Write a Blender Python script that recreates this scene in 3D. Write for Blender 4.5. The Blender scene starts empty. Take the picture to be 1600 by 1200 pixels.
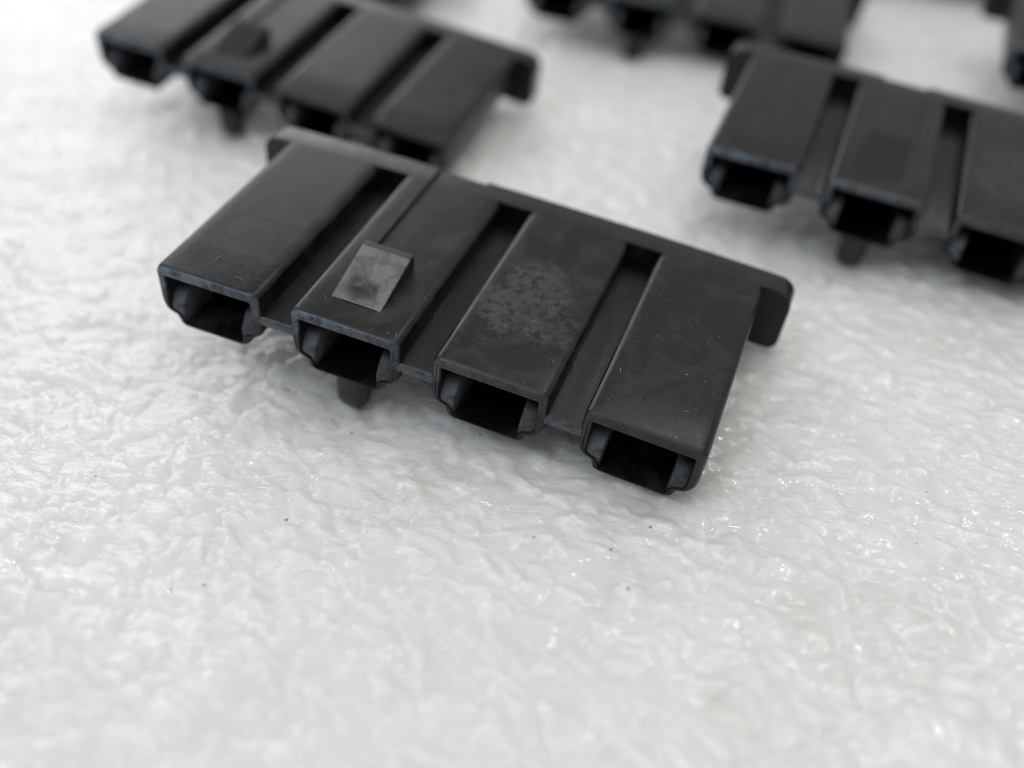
import bpy, bmesh, math, random
import numpy as np
from mathutils import Matrix, Vector

random.seed(7)
scene = bpy.context.scene
scene.unit_settings.system = 'METRIC'
scene.unit_settings.scale_length = 0.001          # one unit is one millimetre
COL = scene.collection

# ------------------------------------------------------------------ frames
# A connector's own frame: X along the row of sockets, Y from the mouths to the
# flange, Z up, origin at the front edge of the top face.  The foam lies tilted
# relative to that frame because every connector leans on its peg.
SA, SB, Z0 = 0.105, -0.077, -7.3
ex = Vector((1, 0, SA)).normalized()
ez = Vector((-SA, -SB, 1)).normalized()
ey = ez.cross(ex)
R3 = Matrix((ex, ey, ez))                          # connector frame -> world

def to_world(v):
    return R3 @ (Vector(v) - Vector((0, 0, Z0)))

# ------------------------------------------------------------------ camera
cam = bpy.data.cameras.new('camera')
cam_o = bpy.data.objects.new('camera', cam)
COL.objects.link(cam_o)
c_right = Vector((0.92828031, 0.35906766, 0.09677852))
c_down = Vector((0.31910441, -0.63545745, -0.7031118))
c_fwd = Vector((-0.19096607, 0.68356729, -0.70446271))
Rc = Matrix((R3 @ c_right, -(R3 @ c_down), -(R3 @ c_fwd))).transposed()
cam_o.matrix_world = Matrix.Translation(to_world((18.98831, -43.55114, 44.96324))) @ Rc.to_4x4()
cam.sensor_width = 36.0
cam.lens = 36.0 * 1555.3 / 1600.0
cam.clip_start = 1.0
cam.clip_end = 5000.0
cam.dof.use_dof = True
cam.dof.focus_distance = 65.5
cam.dof.aperture_fstop = cam.lens * 1e-3 / 2.4     # a 2.4 mm wide phone lens
scene.camera = cam_o

# ------------------------------------------------------------------ light
world = bpy.data.worlds.new('World')
scene.world = world
world.use_nodes = True
bg = world.node_tree.nodes['Background']
bg.inputs['Color'].default_value = (0.955, 0.98, 1.0, 1)
bg.inputs['Strength'].default_value = 0.52

def area(name, loc, target, sx, sy, power, color):
    l = bpy.data.lights.new(name, 'AREA')
    l.shape = 'RECTANGLE'
    l.size, l.size_y = sx, sy
    l.energy = power
    l.color = color
    o = bpy.data.objects.new(name, l)
    COL.objects.link(o)
    o.location = loc
    o.rotation_euler = (Vector(target) - Vector(loc)).to_track_quat('-Z', 'Y').to_euler()
    return o

area('glint_lamp', (100, 190, 400), (0, 20, 0), 38, 38, 1.7e5, (1.0, 0.965, 0.92))  # small lamp added for warm glints on the foam
area('side_glint_lamp', (-290, 190, 330), (0, 20, 0), 36, 36, 1.05e5, (0.93, 0.97, 1.0))  # second small lamp added for cool glints
area('wide_window_light', (-270, 310, 165), (0, 20, 0), 300, 220, 4.3e5, (0.97, 0.98, 1.0))
area('cool_window_light', (-130, -190, 330), (0, 10, 0), 170, 170, 3.2e5, (0.76, 0.89, 1.0))
area('ceiling_light', (40, -30, 460), (0, 0, 0), 300, 300, 3.6e5, (1.0, 0.945, 0.875))

scene.view_settings.view_transform = 'Standard'
scene.view_settings.look = 'None'
scene.view_settings.exposure = 0.0
scene.view_settings.gamma = 1.0
scene.view_settings.use_curve_mapping = False
scene.render.engine = 'CYCLES'
scene.cycles.use_denoising = True
scene.cycles.filter_width = 1.0
scene.cycles.max_bounces = 6
scene.cycles.diffuse_bounces = 4
scene.cycles.glossy_bounces = 3

# ------------------------------------------------------------------ materials
class NT:
    """small helper for building node trees"""
    def __init__(self, name):
        self.m = bpy.data.materials.new(name)
        self.m.use_nodes = True
        self.t = self.m.node_tree
        self.b = self.t.nodes['Principled BSDF']
        self.co = self.n('ShaderNodeTexCoord').outputs['Object']
    def n(self, t, **k):
        x = self.t.nodes.new(t)
        for a, v in k.items():
            setattr(x, a, v)
        return x
    def l(self, a, b):
        self.t.links.new(a, b)
    def put(self, sock, v):
        if hasattr(v, 'default_value') and hasattr(v, 'is_linked'):
            self.l(v, sock)
        else:
            sock.default_value = v
    def mapping(self, scale, rot=(0, 0, 0), loc=(0, 0, 0), src=None):
        m = self.n('ShaderNodeMapping')
        self.l(src or self.co, m.inputs['Vector'])
        m.inputs['Scale'].default_value = scale
        m.inputs['Rotation'].default_value = rot
        m.inputs['Location'].default_value = loc
        return m.outputs[0]
    def noise(self, vec, scale, detail=3, rough=0.55, dist=0.0):
        x = self.n('ShaderNodeTexNoise')
        self.l(vec, x.inputs['Vector'])
        x.inputs['Scale'].default_value = scale
        x.inputs['Detail'].default_value = detail
        x.inputs['Roughness'].default_value = rough
        x.inputs['Distortion'].default_value = dist
        return x
    def voronoi(self, vec, scale, feature='F1', rnd=1.0):
        x = self.n('ShaderNodeTexVoronoi', feature=feature)
        self.l(vec, x.inputs['Vector'])
        x.inputs['Scale'].default_value = scale
        x.inputs['Randomness'].default_value = rnd
        return x
    def ramp(self, fac, a, b, va=0.0, vb=1.0):
        x = self.n('ShaderNodeMapRange')
        x.interpolation_type = 'SMOOTHSTEP'
        self.l(fac, x.inputs['Value'])
        x.inputs['From Min'].default_value = a
        x.inputs['From Max'].default_value = b
        x.inputs['To Min'].default_value = va
        x.inputs['To Max'].default_value = vb
        return x.outputs[0]
    def math(self, op, a, b=0.0, clamp=False):
        x = self.n('ShaderNodeMath', operation=op, use_clamp=clamp)
        self.put(x.inputs[0], a)
        self.put(x.inputs[1], b)
        return x.outputs[0]
    def mix(self, fac, a, b):
        x = self.n('ShaderNodeMix', data_type='RGBA')
        self.put(x.inputs[0], fac)
        self.put(x.inputs[6], a)
        self.put(x.inputs[7], b)
        return x.outputs[2]
    def bump(self, h, dist, strength=1.0, prev=None):
        x = self.n('ShaderNodeBump')
        self.l(h, x.inputs['Height'])
        x.inputs['Distance'].default_value = dist
        x.inputs['Strength'].default_value = strength
        if prev is not None:
            self.l(prev, x.inputs['Normal'])
        return x.outputs[0]

def black_plastic(name, seed=0.0, scuff=0.25, base=0.0018, rough=0.26, patch_at=None, worn_sheen=None, haze=7.0,
                  rim_y=(0.10, 0.36), rim_z=(-2.7, -1.3), dust_z=-0.5):
    k = NT(name)
    v = k.mapping((1, 1, 1), loc=(seed, seed * 1.7, seed * 0.3))
    smear = k.ramp(k.noise(v, 0.30, 6, 0.66, 0.9).outputs[0], 0.42, 0.66)
    fine = k.noise(v, 7.0, 3, 0.65).outputs[0]
    flake = k.ramp(k.noise(v, 1.5, 8, 0.8, 0.15).outputs[0], 0.45, 0.57)
    if patch_at:
        # a rubbed patch with an uneven outline
        d = k.n('ShaderNodeVectorMath', operation='DISTANCE')
        k.l(k.co, d.inputs[0])
        d.inputs[1].default_value = patch_at[:3]
        dd = k.math('ADD', d.outputs['Value'], k.math('MULTIPLY', k.noise(v, 0.26, 5, 0.7).outputs[0], 11.0))
        patch = k.ramp(dd, patch_at[3], patch_at[3] + 1.8, 1.0, 0.0)
    else:
        patch = k.ramp(k.noise(v, 0.16, 2, 0.5, 0.3).outputs[0], 0.55, 0.70)
    scuffed = k.math('MULTIPLY', k.math('MULTIPLY', patch, flake), scuff)
    # pale lint and dust grains stuck to the plastic
    dust = None
    for sc, lo, rmax in ((1.2, 0.6, 0.06), (3.0, 0.6, 0.10)):
        vo = k.voronoi(k.mapping((1, 0.7, 1), rot=(0, 0, sc), loc=(seed + sc, seed * 1.3, 0)), sc)
        sep = k.n('ShaderNodeSeparateColor')
        k.l(vo.outputs['Color'], sep.inputs[0])
        d1 = k.math('LESS_THAN', vo.outputs['Distance'], k.ramp(sep.outputs[0], lo, 1.0, 0.0, rmax))
        d1 = k.math('MULTIPLY', d1, k.ramp(sep.outputs[1], 0.0, 1.0, 0.15, 1.0))
        dust = d1 if dust is None else k.math('MAXIMUM', dust, d1)
    sz = k.n('ShaderNodeSeparateXYZ'); k.l(k.co, sz.inputs[0])
    dust = k.math('MULTIPLY', dust, k.math('GREATER_THAN', sz.outputs[2], dust_z))
    c1 = k.mix(smear, (base, base, base * 1.06, 1), (base * haze, base * haze * 0.97, base * haze * 0.97, 1))
    c2 = k.mix(scuffed, c1, (0.034, 0.034, 0.036, 1))
    c3 = k.mix(k.math('MULTIPLY', dust, 0.8), c2, (0.42, 0.40, 0.37, 1))
    if worn_sheen:
        # rubbed rims and noses, with their bluish sheen painted into the colour
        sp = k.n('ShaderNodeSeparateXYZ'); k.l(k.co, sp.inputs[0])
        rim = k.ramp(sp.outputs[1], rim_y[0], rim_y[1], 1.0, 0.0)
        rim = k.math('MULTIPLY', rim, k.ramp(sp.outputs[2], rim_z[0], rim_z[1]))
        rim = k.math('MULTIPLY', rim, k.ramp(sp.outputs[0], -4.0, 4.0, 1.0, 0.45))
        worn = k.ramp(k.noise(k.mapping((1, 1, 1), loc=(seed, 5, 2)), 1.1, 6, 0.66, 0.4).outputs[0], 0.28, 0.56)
        c3 = k.mix(k.math('MULTIPLY', rim, worn), c3, worn_sheen)
    k.l(c3, k.b.inputs['Base Color'])
    r = k.math('ADD', k.math('MULTIPLY', smear, 0.12), rough)
    r = k.math('ADD', r, k.math('MULTIPLY', fine, 0.08))
    r = k.math('ADD', r, k.math('MULTIPLY', scuffed, 0.2))
    k.l(r, k.b.inputs['Roughness'])
    k.b.inputs['IOR'].default_value = 1.44
    scr = k.noise(k.mapping((0.9, 6.0, 1.0), rot=(0, 0, 0.5), loc=(seed, 0, 0)), 1.6, 2, 0.5, 0.3).outputs[0]
    scr = k.math('MULTIPLY', k.ramp(scr, 0.63, 0.67), 0.5)
    fine = k.math('SUBTRACT', fine, scr)
    h = k.math('ADD', k.math('MULTIPLY', fine, 0.5), k.math('MULTIPLY', scuffed, 0.8))
    b1 = k.bump(h, 0.03, 0.5)
    k.l(b1, k.b.inputs['Normal'])
    return k.m

M_PLAIN = [black_plastic('black_plastic_a', 0.0, 0.2, worn_sheen=(0.115, 0.15, 0.185, 1)),  # rim tones bluest at the left, following the cool light
           black_plastic('black_plastic_b', 3.1, 0.25, worn_sheen=(0.095, 0.12, 0.145, 1)),
           black_plastic('black_plastic_c', 6.2, 1.0, patch_at=(-0.2, 8.2, 0.0, 8.3), worn_sheen=(0.05, 0.055, 0.06, 1)),
           black_plastic('black_plastic_d', 9.3, 0.15, worn_sheen=(0.03, 0.032, 0.033, 1))]
M_FLANGE = black_plastic('black_plastic_flange', 17.0, 0.1)
M_WEB = black_plastic('black_plastic_web', 23.0, 0.1, base=0.0015, rough=0.22, haze=1.2, worn_sheen=(0.085, 0.105, 0.125, 1),
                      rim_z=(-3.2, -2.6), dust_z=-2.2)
M_RAIL = black_plastic('black_plastic_rail', 29.0, 0.3, base=0.006, rough=0.42, worn_sheen=(0.085, 0.10, 0.118, 1),
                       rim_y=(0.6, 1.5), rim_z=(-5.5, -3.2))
M_WEDGE_DARK = black_plastic('black_plastic_wedge', 41.0, 0.1, rough=0.55)
M_PEG = black_plastic('black_plastic_peg', 37.0, 0.3, base=0.016, rough=0.18, dust_z=0, haze=1.5)

def wedge_material():
    k = NT('scuffed_plastic_wedge')
    v = k.mapping((1, 1, 1))
    n1 = k.noise(v, 0.9, 5, 0.6, 0.6).outputs[0]
    streak = k.noise(k.mapping((6, 2.2, 2)), 1.4, 5, 0.65, 0.8).outputs[0]
    marks = k.ramp(streak, 0.57, 0.64)
    c = k.mix(k.ramp(n1, 0.35, 0.65), (0.085, 0.089, 0.091, 1), (0.175, 0.168, 0.155, 1))
    c = k.mix(k.math('MULTIPLY', marks, 0.75), c, (0.02, 0.02, 0.022, 1))
    d = k.n('ShaderNodeVectorMath', operation='DISTANCE')
    k.l(k.mapping((0.75, 1.1, 0)), d.inputs[0])
    d.inputs[1].default_value = (-0.28, 4.0, 0.0)
    dd = k.math('ADD', d.outputs['Value'], k.math('MULTIPLY', k.math('SUBTRACT', n1, 0.5), 0.9))
    c = k.mix(k.ramp(dd, 0.35, 1.5, 0.97, 0.0), c, (0.012, 0.012, 0.012, 1))   # shade in the sink mark, painted dark
    # rubbed grey ends with the ramp; dimness of land and flank painted black
    sp = k.n('ShaderNodeSeparateXYZ'); k.l(k.co, sp.inputs[0])
    inside = k.ramp(sp.outputs[1], 7.05, 7.16, 1.0, 0.0)
    inside = k.math('MULTIPLY', inside, k.ramp(sp.outputs[0], 1.74, 1.78, 1.0, 0.0))
    c = k.mix(inside, (0.008, 0.008, 0.008, 1), c)
    k.l(c, k.b.inputs['Base Color'])
    k.b.inputs['Roughness'].default_value = 0.42
    f = k.noise(v, 8, 4, 0.7).outputs[0]
    k.l(k.bump(f, 0.05, 0.6), k.b.inputs['Normal'])
    return k.m
M_WEDGE = wedge_material()

def foam_material():
    k = NT('white_polyethylene_foam')
    wp = k.mapping((0.5, 1.25, 1.0), rot=(0, 0, math.radians(-14)))
    crinkle = k.noise(wp, 1.5, 2, 0.5, 0.8).outputs[0]
    wet = k.ramp(k.noise(k.co, 0.16, 2, 0.6).outputs[0], 0.38, 0.62)
    soil = k.ramp(k.noise(k.co, 0.09, 4, 0.65, 0.5).outputs[0], 0.5, 0.78)
    c = k.mix(soil, (0.80, 0.785, 0.762, 1), (0.71, 0.69, 0.655, 1))
    fa = k.n('ShaderNodeAttribute', attribute_name='film')
    c = k.mix(k.math('MULTIPLY', fa.outputs['Fac'], 0.7), c, (0.95, 0.95, 0.95, 1))
    jag = k.n('ShaderNodeVectorMath', operation='MULTIPLY_ADD')      # ragged outlines for the grains
    k.l(k.noise(k.co, 5.0, 3, 0.7).outputs['Color'], jag.inputs[0])
    jag.inputs[1].default_value = (0.22, 0.22, 0.22)
    k.l(k.co, jag.inputs[2])
    vo = k.voronoi(jag.outputs[0], 0.6)
    sep = k.n('ShaderNodeSeparateColor')
    k.l(vo.outputs['Color'], sep.inputs[0])
    rad = k.ramp(sep.outputs[0], 0.35, 1.0, 0.0, 0.075)
    grain = k.math('LESS_THAN', vo.outputs['Distance'], rad)
    vo2 = k.voronoi(k.mapping((1, 1.6, 1), rot=(0, 0, 0.6), src=jag.outputs[0]), 1.5)
    sep2 = k.n('ShaderNodeSeparateColor')
    k.l(vo2.outputs['Color'], sep2.inputs[0])
    g2 = k.math('LESS_THAN', vo2.outputs['Distance'], k.ramp(sep2.outputs[0], 0.80, 1.0, 0.0, 0.11))
    grain = k.math('MAXIMUM', grain, k.math('MULTIPLY', g2, sep2.outputs[1]))
    c = k.mix(k.math('MULTIPLY', grain, 0.7), c, (0.12, 0.115, 0.11, 1))
    k.l(c, k.b.inputs['Base Color'])
    k.b.inputs['Subsurface Weight'].default_value = 1.0
    k.b.inputs['Subsurface Radius'].default_value = (1.0, 1.0, 1.0)
    k.b.inputs['Subsurface Scale'].default_value = 1.6
    k.l(k.ramp(wet, 0, 1, 0.24, 0.11), k.b.inputs['Roughness'])
    k.b.inputs['IOR'].default_value = 1.5
    k.l(k.bump(crinkle, 0.14, 0.8), k.b.inputs['Normal'])
    return k.m
M_FOAM = foam_material()

# ------------------------------------------------------------------ where the connectors lie
def pose_matrix(x, y, z, yaw, tx, ty):
    local = (Matrix.Translation((x, y, z)) @ Matrix.Rotation(math.radians(yaw), 4, 'Z')
             @ Matrix.Rotation(math.radians(tx), 4, 'X') @ Matrix.Rotation(math.radians(ty), 4, 'Y'))
    return R3.to_4x4() @ Matrix.Translation((0, 0, -Z0)) @ local

PLACES = [
    ((0, 0, 0, 0, 0, 0),
     'sharp black four-socket connector housing in the centre foreground, grey wedge on top'),
    ((-32.36, 34.11, -6.0, -0.07, 2.87, 1.45),
     'blurred black connector housing at upper left, sockets just behind the foreground one'),
    ((31.63, 33.80, 0.91, -0.84, 1.64, 0.27),
     'black connector housing cut by the right edge, mouths facing the bare foam'),
    ((0.9, 75.5, -6.0, 6.0, 0.82, 0.84),
     'strongly blurred black connector housing at top centre, behind the right-hand one'),
    ((57.06, 73.45, 0.34, 0, 1.6, 0.3),
     'black connector housing of which only a corner shows at the right edge near the top'),
    ((26.6, 116.5, -6.1, 0, 1.6, 0.3),
     'black connector housing whose underside just shows at the top right edge'),
    ((-55.5, 72.0, -11.6, 0, 2.87, 1.45),
     'black connector housing just showing at the top edge behind the upper left one'),
]
DENTS = []
for p, _ in PLACES:
    for q, rad in (((-5.3, 1.4, -8.7), 2.8), ((18.2, 0.3, -5.5), 2.2), ((21.5, 19.5, -5.9), 2.2)):
        w = pose_matrix(*p) @ Vector(q)
        DENTS.append((w.x, w.y, max(0.0, 0.15 - w.z), rad))

# ------------------------------------------------------------------ the foam sheet
def value_noise(x, y, seed):
    """smooth 2-D gradient noise in numpy"""
    xi, yi = np.floor(x).astype(np.int64), np.floor(y).astype(np.int64)
    xf, yf = x - xi, y - yi
    def g(ix, iy):
        h = (ix * 374761393 + iy * 668265263 + seed * 1442695041) & 0x7fffffff
        h = ((h ^ (h >> 13)) * 1274126177) & 0x7fffffff
        a = (h ^ (h >> 16)) % 6283 / 1000.0
        return np.cos(a), np.sin(a)
    def d(ix, iy, fx, fy):
        gx, gy = g(ix, iy)
        return gx * fx + gy * fy
    u, v = xf * xf * xf * (xf * (xf * 6 - 15) + 10), yf * yf * yf * (yf * (yf * 6 - 15) + 10)
    a = d(xi, yi, xf, yf) * (1 - u) + d(xi + 1, yi, xf - 1, yf) * u
    b = d(xi, yi + 1, xf, yf - 1) * (1 - u) + d(xi + 1, yi + 1, xf - 1, yf - 1) * u
    return a * (1 - v) + b * v

def cell_noise(x, y, seed):
    """distance to nearest and second-nearest jittered point, and a value per cell"""
    xi, yi = np.floor(x).astype(np.int64), np.floor(y).astype(np.int64)
    f1 = np.full(x.shape, 9.0); f2 = np.full(x.shape, 9.0); val = np.zeros(x.shape)
    for dx in (-1, 0, 1):
        for dy in (-1, 0, 1):
            ix, iy = xi + dx, yi + dy
            h = (ix * 374761393 + iy * 668265263 + seed * 1442695041) & 0x7fffffff
            h = ((h ^ (h >> 13)) * 1274126177) & 0x7fffffff
            h = h ^ (h >> 16)
            px = ix + (h % 1009) / 1009.0
            py = iy + (h // 1009 % 1013) / 1013.0
            d = np.hypot(px - x, py - y)
            near = d < f1
            f2 = np.where(near, f1, np.minimum(f2, d))
            val = np.where(near, (h // 77 % 997) / 997.0, val)
            f1 = np.where(near, d, f1)
    return f1, f2, val

def foam_height(x, y):
    """height of the foam skin, and how much of a milky film ridge lies there"""
    h = 0.40 * value_noise(x / 17.0, y / 14.0, 1)
    wx = x + 1.3 * value_noise(x / 4.0, y / 4.0, 2) + 0.35 * value_noise(x / 1.2, y / 1.2, 21)
    wy = y + 1.3 * value_noise(x / 4.0, y / 4.0, 3) + 0.35 * value_noise(x / 1.2, y / 1.2, 22)
    r = 0.30 * wx + wy                                  # wrinkles running across
    s = wx - 0.30 * wy
    h += 0.12 * value_noise(s / 6.0, r / 2.4, 4)
    crest = 1 - np.abs(value_noise(s / 7.0, r / 3.0, 7)) * 2.2
    h += 0.09 * np.clip(crest, 0, 1) ** 4               # long soft creases
    f1, f2, val = cell_noise(s / 2.2, r / 1.5, 11)      # bubbles under the skin
    h += 0.30 * (0.15 + val) * np.clip(1 - (f1 / 0.72) ** 2, 0, 1) ** 1.5
    patch = np.clip(value_noise(x / 6.0, y / 6.0, 9) * 2.6 + 0.5, 0, 1) * np.clip(value_noise(x / 1.5, y / 1.5, 19) * 2 + 0.7, 0, 1)
    film = np.exp(-((f2 - f1) / 0.07) ** 2) * patch
    h += 0.05 * film                                    # thin walls between bubbles
    g1, g2, v2 = cell_noise(s / 0.9, r / 0.6, 12)
    film = np.maximum(film, 0.8 * np.exp(-((g2 - g1) / 0.10) ** 2) * np.clip(value_noise(x / 3.5, y / 3.5, 29) * 4 - 0.4, 0, 1))
    h += 0.14 * (v2 ** 2) * np.clip(1 - (g1 / 0.7) ** 2, 0, 1) ** 1.5
    for px, py, depth, rad in DENTS:                    # pressed in where a connector rests
        h = h - depth * np.exp(-((x - px) ** 2 + (y - py) ** 2) / rad ** 2)
    return h - 0.18, film

def axis(lo, flo, fhi, hi, step, growth):
    mid = list(np.arange(flo, fhi, step))
    a, s, x = [], step, flo
    while x > lo:
        s *= growth
        x -= s
        a.append(x)
    b, s, x = [], step, mid[-1]
    while x < hi:
        s *= growth
        x += s
        b.append(x)
    return np.array(a[::-1] + mid + b)

def build_foam():
    xs = axis(-200, -44, 56, 220, 0.16, 1.02)
    ys = axis(-70, -33, 34, 330, 0.16, 1.02)
    X, Y = np.meshgrid(xs, ys)
    Z, film = foam_height(X, Y)
    nx, ny = len(xs), len(ys)
    co = np.stack([X, Y, Z], -1).reshape(-1, 3)
    i = np.arange(nx * ny).reshape(ny, nx)
    q = np.stack([i[:-1, :-1], i[:-1, 1:], i[1:, 1:], i[1:, :-1]], -1).reshape(-1, 4)
    rim = np.concatenate([i[0, :], i[1:, -1], i[-1, -2::-1], i[-2:0:-1, 0]])
    n0 = len(co)
    low = co[rim].copy()
    low[:, 2] = -12.0
    co = np.concatenate([co, low])
    k = len(rim)
    j = np.arange(k)
    j2 = (j + 1) % k
    side = np.stack([rim[j2], rim[j], n0 + j, n0 + j2], -1)
    q = np.concatenate([q, side])
    me = bpy.data.meshes.new('foam_sheet')
    me.vertices.add(len(co))
    me.vertices.foreach_set('co', co.ravel())
    me.loops.add(q.size)
    me.loops.foreach_set('vertex_index', q.ravel().astype(np.int32))
    me.polygons.add(len(q))
    me.polygons.foreach_set('loop_start', (np.arange(len(q)) * 4).astype(np.int32))
    me.update(calc_edges=True)
    me.polygons.foreach_set('use_smooth', np.ones(len(q), bool))
    at = me.attributes.new('film', 'FLOAT', 'POINT')
    at.data.foreach_set('value', np.concatenate([film.ravel(), np.zeros(k)]).astype(np.float32))
    me.materials.append(M_FOAM)
    o = bpy.data.objects.new('foam_sheet', me)
    COL.objects.link(o)
    o['kind'] = 'structure'
    o['label'] = 'white crinkled polyethylene foam sheet under the connectors'
    return o
build_foam()

# ------------------------------------------------------------------ connector parts
PITCH, DEPTH, FLANGE_Y, BACK_Y = 10.6, 18.45, 18.45, 20.65
BOW = 0.00088
XC = [(i - 1.5) * PITCH for i in range(4)]

def finish(name, verts, faces, mat, angle=32):
    me = bpy.data.meshes.new(name)
    me.from_pydata(verts, [], faces)
    bm = bmesh.new()
    bm.from_mesh(me)
    bmesh.ops.remove_doubles(bm, verts=bm.verts, dist=1e-5)
    bmesh.ops.recalc_face_normals(bm, faces=bm.faces)
    bm.to_mesh(me)
    bm.free()
    me.polygons.foreach_set('use_smooth', np.ones(len(me.polygons), bool))
    me.set_sharp_from_angle(angle=math.radians(angle))
    me.materials.append(mat)
    return me

def socket_profile(recess):
    """matching outer and inner outlines, clockwise seen from the mouth;
    third list: True where the top is sunk behind the wedge"""
    half = []
    half.append(((1.2, 0.0), (1.2, -0.72)))
    half.append(((2.9, 0.0), (2.9, -0.72)))
    for t in (90, 68, 45, 22, 0):
        a = math.radians(t)
        half.append(((3.54 + 0.56 * math.cos(a), -0.56 + 0.56 * math.sin(a)),
                     (3.33 + 0.12 * math.cos(a), -0.84 + 0.12 * math.sin(a))))
    half += [((4.12, -1.9), (3.45, -1.9)), ((4.12, -2.95), (3.45, -2.9)),
             ((4.05, -3.35), (3.45, -3.3)), ((3.85, -3.72), (3.42, -3.55)),
             ((3.52, -3.98), (3.25, -3.75)), ((3.12, -4.12), (2.95, -3.9)),
             ((2.98, -4.22), (2.66, -4.0)), ((2.90, -4.62), (2.44, -4.3)),
             ((2.76, -4.90), (2.36, -4.66)), ((2.40, -5.05), (2.2, -4.78)),
             ((1.2, -5.08), (1.2, -4.78))]
    out, inn, sink = [], [], []
    for s, seq in ((1, half), (-1, half[::-1])):
        for (o, i) in seq:
            out.append((s * o[0], o[1]))
            inn.append((s * i[0], i[1]))
    sink = [0.0] * len(out)
    if recess:
        # sunk channel between x = -2.05 and 2.2: doubled points on its two walls
        top = [((-2.05, 0), (-2.05, -0.72), 0), ((-2.02, 0), (-2.02, -0.72), 1),
               ((2.17, 0), (2.17, -0.72), 1), ((2.20, 0), (2.20, -0.72), 0)]
        out = [t[0] for t in top] + out[1:-1]
        inn = [t[1] for t in top] + inn[1:-1]
        sink = [0.24 * t[2] for t in top] + [0.0] * (len(out) - 4)
    return out, inn, sink

def socket_mesh(name, recess, mat):
    out, inn, sink = socket_profile(recess)
    n = len(out)
    verts, rings = [], []
    rnd = random.Random(3)
    def ring(pts):
        rings.append(list(range(len(verts), len(verts) + n)))
        verts.extend(pts)
    def lerp(k, y, sunk=False):
        return [(o[0] + (i[0] - o[0]) * k, y, o[1] + (i[1] - o[1]) * k - (s if sunk else 0))
                for o, i, s in zip(out, inn, sink)]
    ys = [DEPTH] + ([7.84, 7.80] if recess else []) + [4.0]
    for y in ys:
        ring(lerp(0, y, sunk=recess and y > 7.82))
    for k, y in ((0, 0.46), (0.06, 0.27), (0.20, 0.12), (0.40, 0.04), (0.55, 0.02), (0.60, 0.05),
                 (0.66, 0.02), (0.9, 0.0), (1.0, 0.09)):
        ring([(x + rnd.uniform(-.012, .012), yy + rnd.uniform(-.015, .015), z + rnd.uniform(-.012, .012))
              if 0.05 < k < 1 else (x, yy, z) for x, yy, z in lerp(k, y)])
    ring(lerp(1.0, 17.0))
    faces = []
    for a, b in zip(rings[:-1], rings[1:]):
        for j in range(n):
            j2 = (j + 1) % n
            faces.append((a[j], a[j2], b[j2], b[j]))
    faces.append(tuple(rings[-1]))
    faces.append(tuple(rings[0]))
    return finish(name, verts, faces, mat)

def rail_mesh():
    """guide rail in the lower corner of a mouth, its nose sloped and rounded"""
    prof = [(0.16, -4.70), (0.165, -3.60), (0.24, -3.45), (0.45, -3.05), (0.78, -2.62), (1.2, -2.36), (1.7, -2.27),
            (16.9, -2.25), (16.9, -4.70)]
    xs = [(2.32, 0.10, -4.70), (2.40, 0.0, -4.55), (2.75, 0.0, -4.02), (3.28, 0.0, -3.84), (3.43, 0.06, -3.62)]
    verts, faces = [], []
    n = len(prof)
    for x, inset, low in xs:
        for y, z in prof:
            verts.append((x, y + inset, max(low, z - inset * 0.6)))
    for a in range(len(xs) - 1):
        for j in range(n):
            j2 = (j + 1) % n
            faces.append((a * n + j, a * n + j2, (a + 1) * n + j2, (a + 1) * n + j))
    faces.append(tuple(range(n)))
    faces.append(tuple(range((len(xs) - 1) * n, len(xs) * n)))
    return finish('guide_rail', verts, faces, M_RAIL, 50)

def web_mesh(seed):
    """thin web that ties two sockets together, with a ragged flash edge"""
    rnd = random.Random(seed)
    w = (PITCH - 8.24) / 2 + 0.12
    m = 9
    verts, faces = [], []
    rows = []
    for j in range(m):
        x = -w + 2 * w * j / (m - 1)
        e = rnd.uniform(-0.05, 0.07)
        sag = 0.0
        zt, zb = -1.80 - sag, -2.62 + 0.05 * rnd.random()
        rows.append([(x, 18.6, zt), (x, 0.42 + e, zt), (x, 0.20 + e, zt - 0.10), (x, 0.10 + e * .5, zt - 0.28),
                     (x, 0.14, zb + 0.1), (x, 0.30, zb), (x, 18.6, zb)])
    n = len(rows[0])
    for r in rows:
        verts += r
    for a in range(m - 1):
        for j in range(n):
            j2 = (j + 1) % n
            faces.append((a * n + j, a * n + j2, (a + 1) * n + j2, (a + 1) * n + j))
    faces.append(tuple(range(n)))
    faces.append(tuple(range((m - 1) * n, m * n)))
    return finish('web', verts, faces, M_WEB, 50)

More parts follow.
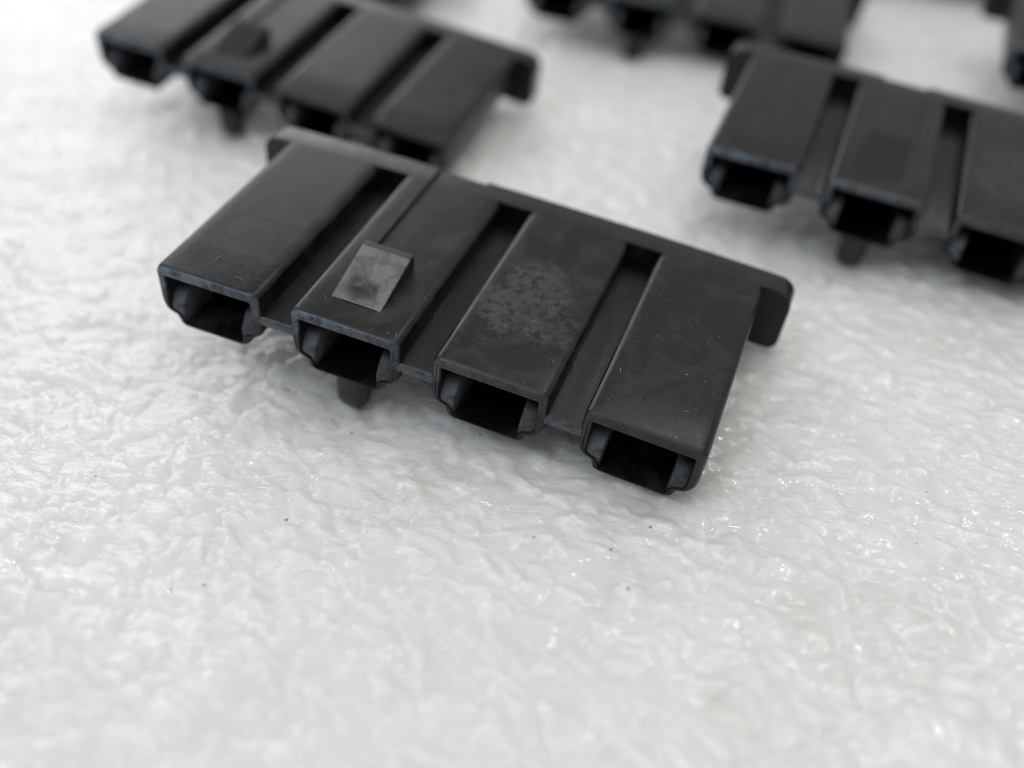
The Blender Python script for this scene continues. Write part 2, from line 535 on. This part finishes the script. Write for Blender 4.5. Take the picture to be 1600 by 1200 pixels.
def flange_mesh():
    xr = 22.3
    def corner(cx, cz, r, a0, a1, k=7):
        return [(cx + r * math.cos(math.radians(a0 + (a1 - a0) * t / (k - 1))),
                 cz + r * math.sin(math.radians(a0 + (a1 - a0) * t / (k - 1)))) for t in range(k)]
    pts = []
    xs = [-15, -10, -7.36, -7.34, -5.2, -3.12, -3.10, 0, 5, 10, 15]
    pts += corner(-xr + 1.3, -1.3, 1.3, 180, 90)
    pts += [(x, -0.24 if -7.35 < x < -3.11 else 0.0) for x in xs]
    pts += corner(xr - 1.3, -1.3, 1.3, 90, 0)
    pts += corner(xr - 0.9, -4.55, 0.9, 0, -90)
    pts += [(x, -5.45) for x in (15, 10, 5, 0, -5, -10, -15)]
    pts += corner(-xr + 0.9, -4.55, 0.9, -90, -180)
    n = len(pts)
    verts = []
    def shrink(p, d):
        x, z = p
        cx, cz = x * (xr - d) / xr, -2.72 + (z + 2.72) * (2.72 - d) / 2.72
        return cx, cz
    layers = [(FLANGE_Y, 0.0), (BACK_Y - 0.22, 0.0), (BACK_Y - 0.06, 0.07), (BACK_Y, 0.22)]
    for y, d in layers:
        for p in pts:
            x, z = shrink(p, d)
            verts.append((x, y, z - BOW * x * x))
    faces = []
    for a in range(len(layers) - 1):
        for j in range(n):
            j2 = (j + 1) % n
            faces.append((a * n + j, a * n + j2, (a + 1) * n + j2, (a + 1) * n + j))
    # end faces built as a strip of quads so the bow stays clean
    def cap(base):
        top = [j for j in range(n) if pts[j][1] > -2.7]
        bot = [j for j in range(n) if pts[j][1] <= -2.7]
        faces.append(tuple(base + j for j in range(n)))
    cap(0)
    cap((len(layers) - 1) * n)
    return finish('flange', verts, faces, M_FLANGE, 32)

def wedge_mesh(sunk):
    """latch wedge: ramp with a sunken, creased sink mark, a flat land and steep sides"""
    x0, x1, y0, y1, yl = -1.95, 1.75, 2.45, 7.10, 7.75
    H = 1.3
    nx, ny = 22, 26
    verts, faces = [], []
    def smooth(t):
        t = min(1.0, max(0.0, t))
        return t * t * (3 - 2 * t)
    def ramp(u, v):
        z = H * v
        if not sunk:
            return max(z, 0.015)
        # sink mark: low on the ramp the skin has sunk to a flat facet, with a
        # crease that curves from the left edge over to the front right corner
        crease = 0.46 - 0.02 * u - 0.42 * smooth((u - 0.55) / 0.45) + 0.05 * math.sin(3.1 * u)
        edge = smooth(u / 0.35) * smooth((1 - u) / 0.12)
        if v < crease:
            flat = 0.05 + 0.10 * v
            z += (flat - z) * edge * smooth((crease - v) / 0.10)
        z -= 0.16 * H * math.exp(-(((u - 0.45) / 0.25) ** 2 + ((v - 0.50) / 0.22) ** 2)) * edge
        return max(z, 0.015)
    grid = {}
    for j in range(ny + 1):
        v = j / ny
        for i in range(nx + 1):
            u = i / nx
            grid[i, j] = len(verts)
            rim = 0.05 * v if i in (0, nx) else 0.0
            verts.append((x0 + (x1 - x0) * u, y0 + (y1 - y0) * v, ramp(u, v) - rim))
    for j in range(ny):
        for i in range(nx):
            faces.append((grid[i, j], grid[i + 1, j], grid[i + 1, j + 1], grid[i, j + 1]))
    land, back = [], []
    for i in range(nx + 1):
        x = x0 + (x1 - x0) * i / nx
        land.append(len(verts)); verts.append((x + 0.02, yl, H - 0.10))
    for i in range(nx + 1):
        x = x0 + (x1 - x0) * i / nx
        back.append(len(verts)); verts.append((x + 0.02, yl + 0.02, -0.35))
    for i in range(nx):
        faces.append((grid[i, ny], grid[i + 1, ny], land[i + 1], land[i]))
        faces.append((land[i], land[i + 1], back[i + 1], back[i]))
    for i, sx in ((0, -0.06), (nx, 0.12)):
        low = []
        for j in range(ny + 1):
            x, y, z = verts[grid[i, j]]
            low.append(len(verts)); verts.append((x + sx, y, -0.35))
        for j in range(ny):
            faces.append((grid[i, j], grid[i, j + 1], low[j + 1], low[j]))
        faces.append((grid[i, ny], land[i], back[i], low[ny]))
    return finish('latch_wedge', verts, faces, M_WEDGE if sunk else M_WEDGE_DARK, 40)

def peg_mesh():
    """locating peg under the second socket: round nosed, swept up to the rear"""
    verts, faces = [], []
    n = 20
    levels = [(-4.9, 1.32, 0.40, 3.9), (-6.2, 1.28, 0.43, 3.3), (-7.2, 1.22, 0.48, 2.75), (-8.0, 1.14, 0.58, 2.4),
              (-8.45, 0.9, 0.78, 2.15), (-8.75, 0.45, 1.15, 1.85)]
    for z, r, yf, yb in levels:
        for k in range(n):
            a = 2 * math.pi * k / n
            c, s = math.cos(a), math.sin(a)
            x = r * math.copysign(abs(c) ** 0.7, c)
            ym, yr = (yf + yb) / 2, (yb - yf) / 2
            verts.append((x, ym + yr * math.copysign(abs(s) ** 0.7, s), z))
    for a in range(len(levels) - 1):
        for j in range(n):
            j2 = (j + 1) % n
            faces.append((a * n + j, a * n + j2, (a + 1) * n + j2, (a + 1) * n + j))
    faces.append(tuple(range(n)))
    faces.append(tuple(range((len(levels) - 1) * n, len(levels) * n)))
    return finish('locating_peg', verts, faces, M_PEG, 45)

def part(name, me, parent, loc=(0, 0, 0), rot=(0, 0, 0), scale=(1, 1, 1)):
    o = bpy.data.objects.new(name, me)
    COL.objects.link(o)
    o.parent = parent
    o.location, o.rotation_euler, o.scale = loc, rot, scale
    return o

def make_connector():
    root = bpy.data.objects.new('connector_housing', None)
    root.empty_display_size = 5
    COL.objects.link(root)
    rail = rail_mesh()
    rail_l = rail.copy()
    bm = bmesh.new(); bm.from_mesh(rail_l)
    bmesh.ops.scale(bm, vec=(-1, 1, 1), verts=bm.verts)
    bmesh.ops.reverse_faces(bm, faces=bm.faces)
    bm.to_mesh(rail_l); bm.free()
    rail_l.set_sharp_from_angle(angle=math.radians(50))
    for i, xc in enumerate(XC):
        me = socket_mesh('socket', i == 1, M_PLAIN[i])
        s = part('socket', me, root, (xc, 0, -BOW * xc * xc), (0, 2 * BOW * xc, 0))
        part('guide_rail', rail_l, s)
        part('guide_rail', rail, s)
    for i in range(3):
        x = (i - 1) * PITCH
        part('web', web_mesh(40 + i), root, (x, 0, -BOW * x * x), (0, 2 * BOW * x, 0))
    part('flange', flange_mesh(), root)
    part('latch_wedge', wedge_mesh(True), root, (-5.5, 0, -BOW * 30))
    part('locating_peg', peg_mesh(), root, (-5.3, 0, 0))
    return root

def copy_tree(o, parent=None):
    c = o.copy()
    COL.objects.link(c)
    c.parent = parent
    for ch in list(o.children):
        copy_tree(ch, c)
    return c

proto = make_connector()
roots = [proto] + [copy_tree(proto) for _ in PLACES[1:]]
PLAIN_WEDGE = wedge_mesh(False)
for o in roots[1:]:
    for ch in o.children:
        if ch.name.startswith('latch_wedge'):           # only the front connector's wedge is rubbed grey and sunk
            ch.data = PLAIN_WEDGE
for o, (p, label) in zip(roots, PLACES):
    o.matrix_world = pose_matrix(*p)
    o['label'] = label
    o['category'] = 'connector'
    o['group'] = 'black connector housings lying on the foam'

# ------------------------------------------------------------------ crumbs and lint on the front connector
def build_dust():
    rnd = random.Random(21)
    bm = bmesh.new()
    def chip(x, y, z, r):
        n = rnd.choice((3, 4, 5))
        a0 = rnd.uniform(0, 6.28)
        top = bm.verts.new((x + rnd.uniform(-.3, .3) * r, y, z + r * rnd.uniform(0.5, 1.0)))
        ring = [bm.verts.new((x + r * rnd.uniform(.5, 1.2) * math.cos(a0 + 6.283 * i / n),
                              y + r * rnd.uniform(.5, 1.2) * math.sin(a0 + 6.283 * i / n), z - 0.01)) for i in range(n)]
        for i in range(n):
            bm.faces.new((ring[i], ring[(i + 1) % n], top))
        bm.faces.new(ring[::-1])
    def fibre(x, y, z, length, r):
        a, c = rnd.uniform(0, 6.28), rnd.uniform(-2.5, 2.5)
        prev = None
        for i in range(7):
            nx, ny = -math.sin(a), math.cos(a)
            h = z + r + 0.10 * math.sin(i * 0.9)
            cur = [bm.verts.new((x + nx * r * sx, y + ny * r * sx, h + r * sz)) for sx, sz in ((1, -.6), (-1, -.6), (0, 1))]
            if prev:
                for k in range(3):
                    bm.faces.new((prev[k], prev[(k + 1) % 3], cur[(k + 1) % 3], cur[k]))
            else:
                bm.faces.new(cur[::-1])
            prev = cur
            a += c * length / 6
            x += math.cos(a) * length / 6
            y += math.sin(a) * length / 6
        bm.faces.new(prev)
    def top_z(x):
        return -BOW * x * x
    for _ in range(150):                                   # scattered over the four tops
        xc = rnd.choice(XC)
        x, y = xc + rnd.uniform(-3.4, 3.4), 0.6 + 17 * rnd.random() ** 1.4
        if abs(xc + 5.3) < 0.1 and -7.7 < x < -3.2 and y > 2:
            continue
        chip(x, y, top_z(x), rnd.choice((.018, .022, .03, .03, .045, .06)))
    for _ in range(60):                                    # gathered on the rubbed patch and its left edge
        x, y = rnd.gauss(4.6, 1.5), rnd.gauss(7.6, 2.2)
        if 1.9 < x < 8.6 and y > 0.6:
            chip(x, y, top_z(x), rnd.choice((.02, .025, .03, .05)))
    for _ in range(26):
        x, y = rnd.uniform(1.75, 2.05), rnd.uniform(0.5, 7)
        chip(x, y, top_z(x) - 0.05, rnd.choice((.025, .035, .05, .06)))
    for _ in range(18):                                    # a few on the webs
        x, y = rnd.choice((-10.6, 0, 10.6)) + rnd.uniform(-.8, .8), rnd.uniform(0.6, 9)
        chip(x, y, -1.80 + top_z(x), rnd.choice((.02, .03, .04)))
    for x, y, l in ((-16.5, 2.2, 1.3), (-13.6, 1.2, 1.1), (-1.9, 1.0, 0.5), (-2.2, 0.8, 0.4), (4.6, 11.4, 0.6),
                    (8.3, 3.4, 0.6), (17.6, 3.0, 0.5), (14.2, 9.0, 0.5), (12.7, 4.8, 0.6), (5.8, 6.4, 0.7)):
        fibre(x, y, top_z(x), l, 0.016)
    me = bpy.data.meshes.new('dust')
    bm.to_mesh(me)
    bm.free()
    k = NT('pale_dust')
    k.b.inputs['Base Color'].default_value = (0.34, 0.32, 0.29, 1)
    k.b.inputs['Roughness'].default_value = 0.8
    me.materials.append(k.m)
    o = bpy.data.objects.new('dust', me)
    COL.objects.link(o)
    o.matrix_world = pose_matrix(*PLACES[0][0])
    o['kind'] = 'stuff'
    o['label'] = 'pale dust crumbs and lint fibres on the front connector'
    o['category'] = 'dust'
build_dust()
